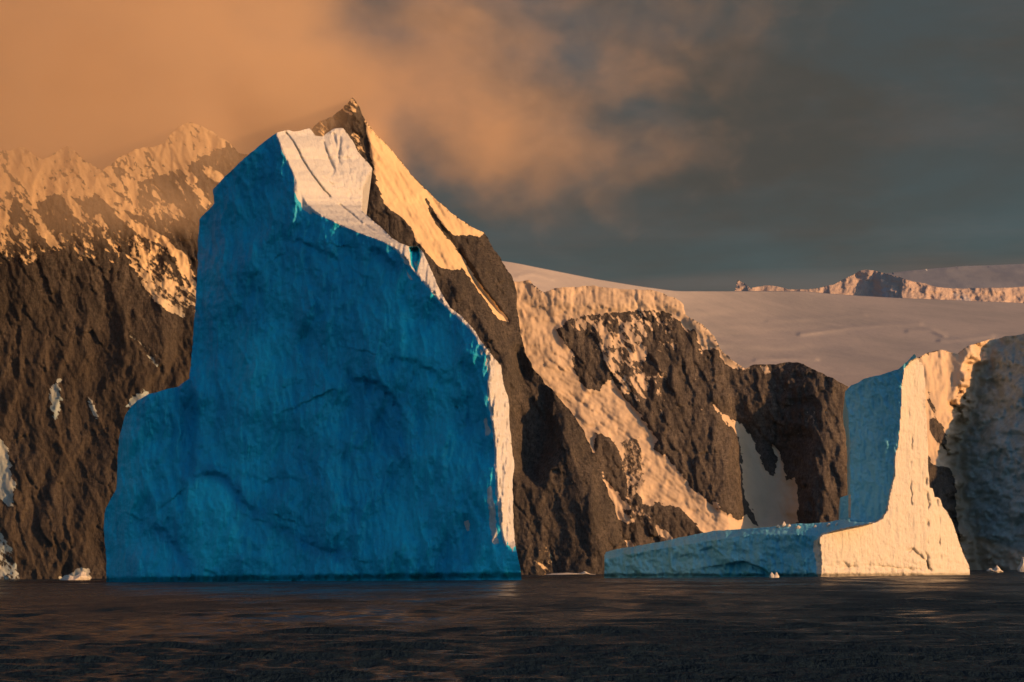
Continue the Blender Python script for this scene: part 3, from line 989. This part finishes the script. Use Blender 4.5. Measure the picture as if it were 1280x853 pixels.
# ------------------------------------------------------------------ the second iceberg: a low shelf with an upright tower
T_OUT = [(755, 760), (755, 694), (757, 690), (770, 687), (800, 682), (828, 677), (850, 672), (880, 666), (900, 663), (936, 661), (960, 659), (975, 657), (992, 655), (1015, 654), (1040, 652), (1050, 650), (1050, 622), (1058, 620), (1062, 619),
         (1063, 600), (1062, 570), (1062, 540), (1060, 516), (1057, 502), (1056, 490), (1064, 482), (1072, 479), (1080, 474), (1095, 470), (1110, 466), (1122, 462), (1130, 455), (1138, 448), (1143, 442), (1147, 449), (1152, 453), (1155, 460), (1156, 480), (1157, 510), (1159, 540), (1160, 570),
         (1162, 610), (1166, 611), (1168, 622), (1172, 622), (1176, 624), (1178, 634), (1184, 640), (1192, 656), (1200, 680), (1206, 696), (1212, 710), (1213, 760)]
T_OUT = rough_line(T_OUT, 1.4, 2.0, 61, lambda x, y: y > 726)
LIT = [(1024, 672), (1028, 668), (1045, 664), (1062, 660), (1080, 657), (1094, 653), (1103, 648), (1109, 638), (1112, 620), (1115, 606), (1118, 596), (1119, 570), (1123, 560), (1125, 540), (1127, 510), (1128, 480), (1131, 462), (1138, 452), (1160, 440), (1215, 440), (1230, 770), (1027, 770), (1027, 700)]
TWR = [(1054, 486), (1080, 470), (1131, 452), (1131, 462), (1128, 480), (1127, 510), (1125, 540), (1123, 560), (1119, 570), (1118, 596), (1115, 606), (1112, 620), (1109, 638), (1103, 648), (1094, 653), (1080, 654), (1062, 652), (1062, 560)]
TS = 0.3656


def depthT(px, py):
    H = (722 - py) * TS
    flit = 1300 + 0.80 * (px - 1026) * TS + 0.04 * H + np.maximum(px - 1158, 0) * TS * 0.6
    fsl = 1300 + 0.74 * (1026 - px) * TS + 0.12 * H
    edge = L([(755, 700), (800, 690), (850, 682), (900, 674), (945, 668), (1000, 668), (1026, 671), (1050, 665), (1100, 652)], px)
    dv = np.maximum(edge - py, 0)
    ft = fsl + 2.6 * dv * TS
    ftw = 1300 + 0.80 * 94 * TS + 0.76 * (1122 - px) * TS + 0.02 * H
    lit = inside(px, py, LIT)
    twr = inside(px, py, TWR)
    f = np.where(lit, flit, np.where(twr, ftw, np.where(py < 650, ftw + 6, np.minimum(ft, ftw + 4))))
    rl = 1.7 * fbm(px / 22, py / 60, 4, 601) + 0.9 * fbm(px / 7, py / 16, 3, 611) + 0.45 * fbm(px / 3.5, py / 5, 2, 615)
    f = f + 3.0 * sstep(716, 722, py + 1.5 * fbm(px / 10, px * 0, 3, 641))
    f = f - np.where(lit, rl * 0.45 + 0.5 * ridged(px / 14, py / 70, 3, 637) + 1.0 * sstep(680, 706, py) * fbm(px / 9, py / 8, 3, 639), rl * 1.5)
    f = f - np.where(~lit & ~twr & (py > edge), 2.8 * fbm(px / 30, py / 22, 3, 621), 0)
    for pts, a, w in (([(1141, 540), (1140, 580), (1139, 630)], 1.4, 1.0), ([(1158, 600), (1160, 640), (1158, 680), (1160, 712)], 2.6, 1.6), ([(1172, 626), (1174, 660), (1176, 700)], 1.6, 1.3), ([(1044, 684), (1052, 700), (1060, 708)], 1.2, 1.6), ([(1130, 690), (1142, 688), (1156, 700), (1164, 712)], 2.2, 2.2),
                      ([(1030, 712), (1080, 708), (1150, 712)], 1.6, 1.8)):
        f = f + groove(px + 3 * fbm(px / 8, py / 12, 3, 631), py + 3 * fbm(px / 8, py / 8, 3, 633), pts, a, w) * sstep(-0.25, 0.35, fbm(px / 14, py / 22, 2, 635))
    for pts, a, rch in (([(838, 676), (836, 700), (842, 722)], 4, 14), ([(870, 690), (890, 684), (910, 700)], 3, 14), ([(905, 706), (930, 702), (955, 712), (966, 722)], 6, 12), ([(770, 690), (790, 696), (810, 690)], 2, 10)):
        f = f + ledge(px, py, pts, a, rch)
    return f


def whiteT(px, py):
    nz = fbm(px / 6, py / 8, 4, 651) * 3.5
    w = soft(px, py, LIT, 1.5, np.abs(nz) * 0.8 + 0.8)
    # blue waterline foot of the pinnacle
    # snow crumbs and a rind along the top edges
    top = L([(755, 694), (850, 672), (900, 663), (960, 659), (992, 655), (1050, 650)], px)
    rind = sstep(6, 1, np.abs(py - top - 3)) * sstep(0.05, 0.5, fbm(px / 9, py / 6, 3, 661)) * (px > 920) * (px < 1052)
    w = np.maximum(w, 0.48 * rind)
    # rind beside the corner and by the tower edge
    w = np.maximum(w, 0.7 * soft(px, py, [(1016, 676), (1026, 670), (1030, 722), (1022, 722), (1018, 700)], 2, nz))
    w = np.maximum(w, 0.75 * soft(px, py, [(1060, 618), (1064, 618), (1064, 648), (1060, 648)], 1.5))
    w = np.maximum(w, 0.5 * sstep(0.15, 0.5, fbm(px / 5, py / 5, 3, 671)) * soft(px, py, [(1056, 492), (1060, 480), (1122, 462), (1140, 446), (1150, 452), (1128, 472), (1070, 486)], 3))
    w = np.maximum(w, 0.34 * soft(px, py, [(832, 690), (846, 680), (870, 680), (880, 722), (835, 722)], 8))
    return w


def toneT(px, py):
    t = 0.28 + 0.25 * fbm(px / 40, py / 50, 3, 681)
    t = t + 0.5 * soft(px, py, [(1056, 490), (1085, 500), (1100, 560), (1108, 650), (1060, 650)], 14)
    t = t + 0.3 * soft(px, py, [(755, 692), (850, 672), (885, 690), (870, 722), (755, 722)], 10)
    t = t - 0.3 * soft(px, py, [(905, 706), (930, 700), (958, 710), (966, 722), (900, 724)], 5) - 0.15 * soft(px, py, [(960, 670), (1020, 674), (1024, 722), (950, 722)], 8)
    return t


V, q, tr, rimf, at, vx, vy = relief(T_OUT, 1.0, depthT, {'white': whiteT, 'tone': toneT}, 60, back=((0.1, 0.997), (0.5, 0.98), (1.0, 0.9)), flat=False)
root = bpy.data.objects.new('iceberg', None)
COL.objects.link(root)
gx0, gy0, gz0 = world(1000, 720, 1330)
root.location = (gx0, gy0, 0)
tag(root, 'smaller iceberg with a low blue shelf and a tall tower lit cream', 'iceberg')
V = V - np.array([gx0, gy0, 0])


def part_of2(f):
    fx, fy = face_centres(f)
    lab = np.zeros(len(f), int)
    li = inside(fx, fy, LIT)
    lab[inside(fx, fy, TWR) & ~li] = 1
    lab[li] = 2
    lab[li & (fx > L([(1163, 600), (1160, 640), (1159, 680), (1160, 724)], fy, 1)) & (fy > 606)] = 3
    st = (lab == 0) & (fy < 651) & (fx > 1046)
    lab[st] = 1
    lab[st & (fy > 614) & (fx < 1064)] = 4
    return lab


lq, lt = part_of2(q), part_of2(tr)
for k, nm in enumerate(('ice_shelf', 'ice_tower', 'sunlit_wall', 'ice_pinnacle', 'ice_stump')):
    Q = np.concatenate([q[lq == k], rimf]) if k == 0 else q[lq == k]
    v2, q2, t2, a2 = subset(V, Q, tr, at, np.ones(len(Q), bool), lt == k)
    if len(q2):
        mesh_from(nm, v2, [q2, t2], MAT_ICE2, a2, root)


# ------------------------------------------------------------------ small ice
def lump(name, px, py, Y, w, h, seed, mat, white=1.0, peaks=None, parent=None, zbase=None):
    """a broken piece of ice: faceted, with a flat foot in the water; w, h in metres"""
    import bmesh
    bm = bmesh.new()
    bmesh.ops.create_icosphere(bm, subdivisions=4, radius=1.0)
    r = np.random.default_rng(seed)
    planes = [(Vector(r.normal(size=3)).normalized(), 0.55 + 0.4 * r.random()) for _ in range(16)]
    for v in bm.verts:
        p = v.co.copy()
        for n_, k in planes:
            e = p.dot(n_) - k
            if e > 0:
                p -= n_ * e
        v.co = p
    co = np.array([v.co[:] for v in bm.verts])
    zt = np.zeros(len(co))
    for (cx_, ww, hh) in (peaks or [(0.0, 0.8, 1.0)]):
        zt = np.maximum(zt, hh * np.exp(-((co[:, 0] - cx_) / ww) ** 2 * 1.5))
    nz = fbm(co[:, 0] * 2.3 + seed, co[:, 2] * 2.3 + co[:, 1] * 1.3, 4, seed)
    X = co[:, 0] * w / 2 * (1 + 0.2 * nz)
    Yv = co[:, 1] * w / 2.4
    Z = np.where(co[:, 2] > -0.2, (co[:, 2] + 0.2) / 1.2 * h * (0.25 + 0.75 * zt) * (1 + 0.35 * nz), (co[:, 2] + 0.2) * h)
    for v, x, y, z in zip(bm.verts, X, Yv, Z):
        v.co = (x, y, z)
    me = bpy.data.meshes.new(name)
    bm.to_mesh(me)
    bm.free()
    a = me.attributes.new('white', 'FLOAT', 'POINT')
    a.data.foreach_set('value', np.full(len(me.vertices), white, np.float32))
    me.materials.append(mat)
    o = bpy.data.objects.new(name, me)
    COL.objects.link(o)
    x, y, z = world(px, py, Y)
    o.location = (x, y, 0 if zbase is None else z)
    if parent is not None:
        o.parent = parent
        o.location = Vector((x, y, z)) - parent.location
    return o


tag(lump('growler', 968, 722, 1240, 4.6, 3.4, 3, MAT_ICE2, 1.0, [(-0.5, 0.5, 0.75), (0.45, 0.45, 1.0)]), 'small cream lump of ice floating before the low blue shelf', 'ice chunk')
tag(lump('growler', 1243, 713, 1600, 10.0, 5.2, 8, MAT_ICE2, 1.0, [(0.3, 0.4, 1.0), (-0.5, 0.5, 0.5)]), 'low pale chunk of ice afloat right of the cream tower', 'ice chunk')
tag(lump('growler', 1280, 712, 1700, 9.0, 9.5, 12, MAT_ICE2, 1.0, [(0.0, 0.7, 1.0)]), 'upright pale ice chunk cut by the right edge of the picture', 'ice chunk')
tag(lump('ice_floe', 716, 719, 1840, 36.0, 3.4, 14, MAT_ICE2, 0.95, [(0.45, 0.14, 1.0), (-0.2, 0.9, 0.3)]), 'flat grey floe with one pale lump, on the water between the two icebergs', 'ice floe')
tag(lump('ice_floe', 95, 728, 1700, 22.0, 6.5, 15, MAT_ICE2, 0.95, [(0.5, 0.5, 1.0), (-0.5, 0.6, 0.35)]), 'low brownish ice piece at the shore left of the big blue iceberg', 'ice floe')
for k, (x_, y_, w_, h_) in enumerate(((973, 659, 2.6, 1.4), (980, 658, 3.4, 2.2), (986, 658, 2.4, 1.3), (998, 660, 3.0, 1.2), (1019, 659, 1.8, 1.0), (1036, 657, 3.0, 1.2), (1046, 656, 1.8, 0.9))):
    lump('snow_lump', x_, y_, float(depthT(np.array([x_ * 1.0]), np.array([y_ * 1.0]))[0]) - 0.5, w_, h_, 30 + k, MAT_ICE2, 1.0, None, root, True)


# ------------------------------------------------------------------ sea
def sea():
    rows = np.concatenate([np.linspace(-185, -60, 330), np.linspace(-60, -16, 190)[1:], np.linspace(-16, -6.5, 60)[1:]])
    Yr = CH * FPX / -rows
    pxs = np.concatenate([np.linspace(-900, -60, 90)[:-1], np.linspace(-60, 1340, 780), np.linspace(1340, 2200, 90)[1:]])
    Yg, PXg = np.meshgrid(Yr, pxs, indexing='ij')
    X = (PXg - PX0) / FPX * Yg
    Z = np.zeros_like(X)
    DX = np.zeros_like(X)
    r = np.random.default_rng(5)
    dY = np.abs(np.gradient(Yr))[:, None]
    for k in range(90):
        lam = 1.0 * (10 / 1.0) ** (r.random() ** 1.2)
        th = math.radians(90 + r.normal() * 17) * (1 if r.random() < 0.8 else -1)
        kx, ky = math.cos(th) * 2 * math.pi / lam, math.sin(th) * 2 * math.pi / lam
        amp = 0.0108 * lam ** 0.85
        fade = sstep(0.9, 0.35, dY * abs(math.sin(th)) / lam * 1.4)
        ph = kx * X + ky * Yg + r.random() * 6.28
        gust = 0.75 + 0.5 * perlin(X / 90 + k, Yg / 160, k)
        Z += amp * fade * gust * np.sin(ph)
        DX += amp * fade * 0.6 * np.cos(ph) * math.sin(th)
    V = np.stack([X.ravel(), (Yg + DX).ravel(), Z.ravel()], 1)
    ny, nx = X.shape
    i = np.arange(nx * ny).reshape(ny, nx)
    q = np.stack([i[:-1, :-1].ravel(), i[:-1, 1:].ravel(), i[1:, 1:].ravel(), i[1:, :-1].ravel()], 1)
    # calm skirt out to the horizon on every side, joined to the rim of the fine water
    rim = np.concatenate([i[0, :], i[1:, -1], i[-1, -2::-1], i[-2:0:-1, 0]])
    c = np.array([0.0, 900.0])
    dv = V[rim, :2] - c
    dv = dv / np.linalg.norm(dv, axis=1)[:, None]
    out = c + dv * 60000
    V2 = np.concatenate([out, np.full((len(rim), 1), -0.02)], 1)
    j = np.arange(len(rim)) + len(V)
    n = len(rim)
    q2 = np.stack([rim, j, np.roll(j, -1), np.roll(rim, -1)], 1)
    return np.concatenate([V, V2]), np.concatenate([q, q2])


m, t = material('sea_water')
co = t.n('ShaderNodeTexCoord').outputs['Object']
rip = t.noise(t.vmap(co, (1.0, 0.55, 1)), 1.6, 5, 0.65, 0.3)
chop = t.noise(t.vmap(co, (0.5, 0.38, 1)), 0.6, 4, 0.6, 0.5)
h = t.math('ADD', t.math('MULTIPLY', rip, 0.55), t.math('MULTIPLY', chop, 1.0))
finish(t, (0.012, 0.024, 0.040), t.ramp(t.math('ADD', t.math('MULTIPLY', t.noise(t.vmap(co, (0.02, 0.006, 1)), 1.0, 3, 0.5), 0.5), t.math('MULTIPLY', t.noise(t.vmap(co, (0.09, 0.014, 1)), 1.0, 4, 0.65), 0.5)), 0.36, 0.64, 0.07, 0.42), t.bump(h, 1.0, 1.5), 0.09, IOR=1.2).inputs['Specular Tint'].default_value = (0.70, 0.86, 1.0, 1.0)
MAT_SEA = m
V, q = sea()
tag(mesh_from('sea', V, [q], MAT_SEA), 'dark choppy sea in front of the icebergs', None, None, 'structure')


# ------------------------------------------------------------------ cloud hanging on the summits
def cloud(name, x0, x1, y0, y1, z0, z1, dens, label):
    V = np.array([(x, y, z) for x in (x0, x1) for y in (y0, y1) for z in (z0, z1)], float)
    F = np.array([(0, 1, 3, 2), (4, 6, 7, 5), (0, 4, 5, 1), (2, 3, 7, 6), (0, 2, 6, 4), (1, 5, 7, 3)])
    m, t = material('cloud_vapour')
    co = t.n('ShaderNodeTexCoord').outputs['Object']
    sp = t.n('ShaderNodeSeparateXYZ')
    t.put(sp.inputs[0], co)
    x, y, z = sp.outputs
    big = t.noise(t.vmap(co, (1, 1, 1.5)), 0.0064, 5, 0.55, 0.4)
    fine = t.noise(t.vmap(co, (1, 1, 1.3), loc=(50, 9, 3)), 0.018, 5, 0.62, 0.6)
    # the floor of the cloud: low over the left summits, lifting away to the right
    floor = t.math('ADD', t.math('ADD', t.ramp(x, -230.0, -110.0, 236.0, 300.0), t.ramp(x, -90.0, 40.0, 0.0, -32.0)), t.ramp(x, 90.0, 420.0, 0.0, 120.0))
    hgt = t.math('SUBTRACT', z, floor)
    nz = t.math('ADD', t.math('MULTIPLY', t.math('SUBTRACT', big, 0.5), 3.3), t.math('MULTIPLY', t.math('SUBTRACT', fine, 0.5), 2.0))
    env = t.math('ADD', t.ramp(hgt, -25.0, 110.0, -0.55, 0.46, False), nz)
    xw = t.math('ADD', x, t.math('MULTIPLY', t.math('SUBTRACT', t.noise(co, 0.0035, 3, 0.5), 0.5), 330.0))
    env = t.math('ADD', env, t.math('ADD', t.ramp(xw, 0.0, 440.0, 0.0, -0.85, False), t.ramp(x, -110.0, -200.0, 0.0, 0.5)))
    env = t.math('ADD', env, t.ramp(z, 380.0, 520.0, 0.0, -0.35))
    hyp = t.math('SQRT', t.math('ADD', t.math('POWER', t.math('ADD', x, 134.0), 2.0), t.math('POWER', t.math('SUBTRACT', z, 348.0), 2.0)))
    env = t.math('ADD', env, t.ramp(hyp, 58.0, 12.0, 0.0, 0.9))
    d = t.ramp(env, 0.0, 1.0, 0.0, 1.0)
    front = t.ramp(x, -200.0, -60.0, 1780.0, 2150.0)
    edge = t.math('MULTIPLY', t.ramp(t.math('SUBTRACT', y, front), 0.0, 60.0), t.ramp(y, y1, y1 - 120))
    edge = t.math('MULTIPLY', edge, t.math('MULTIPLY', t.ramp(z, z0, z0 + 20), t.ramp(x, x1, x1 - 60)))
    d = t.math('MULTIPLY', d, edge)
    pv = t.n('ShaderNodeVolumePrincipled')
    pv.inputs['Color'].default_value = (0.92, 0.68, 0.46, 1)
    pv.inputs['Anisotropy'].default_value = -0.3
    t.put(pv.inputs['Density'], t.math('MULTIPLY', d, dens))
    o = t.n('ShaderNodeOutputMaterial')
    t.put(o.inputs['Volume'], pv.outputs[0])
    m.cycles.volume_step_rate = 0.6
    ob = mesh_from(name, V, [F], m, None, None, False)
    tag(ob, label, None, None, 'stuff')
    return ob


cloud('cloud', -900, 460, 1780, 2750, 225, 640, 0.004, 'orange evening cloud hanging over the rocky summits')
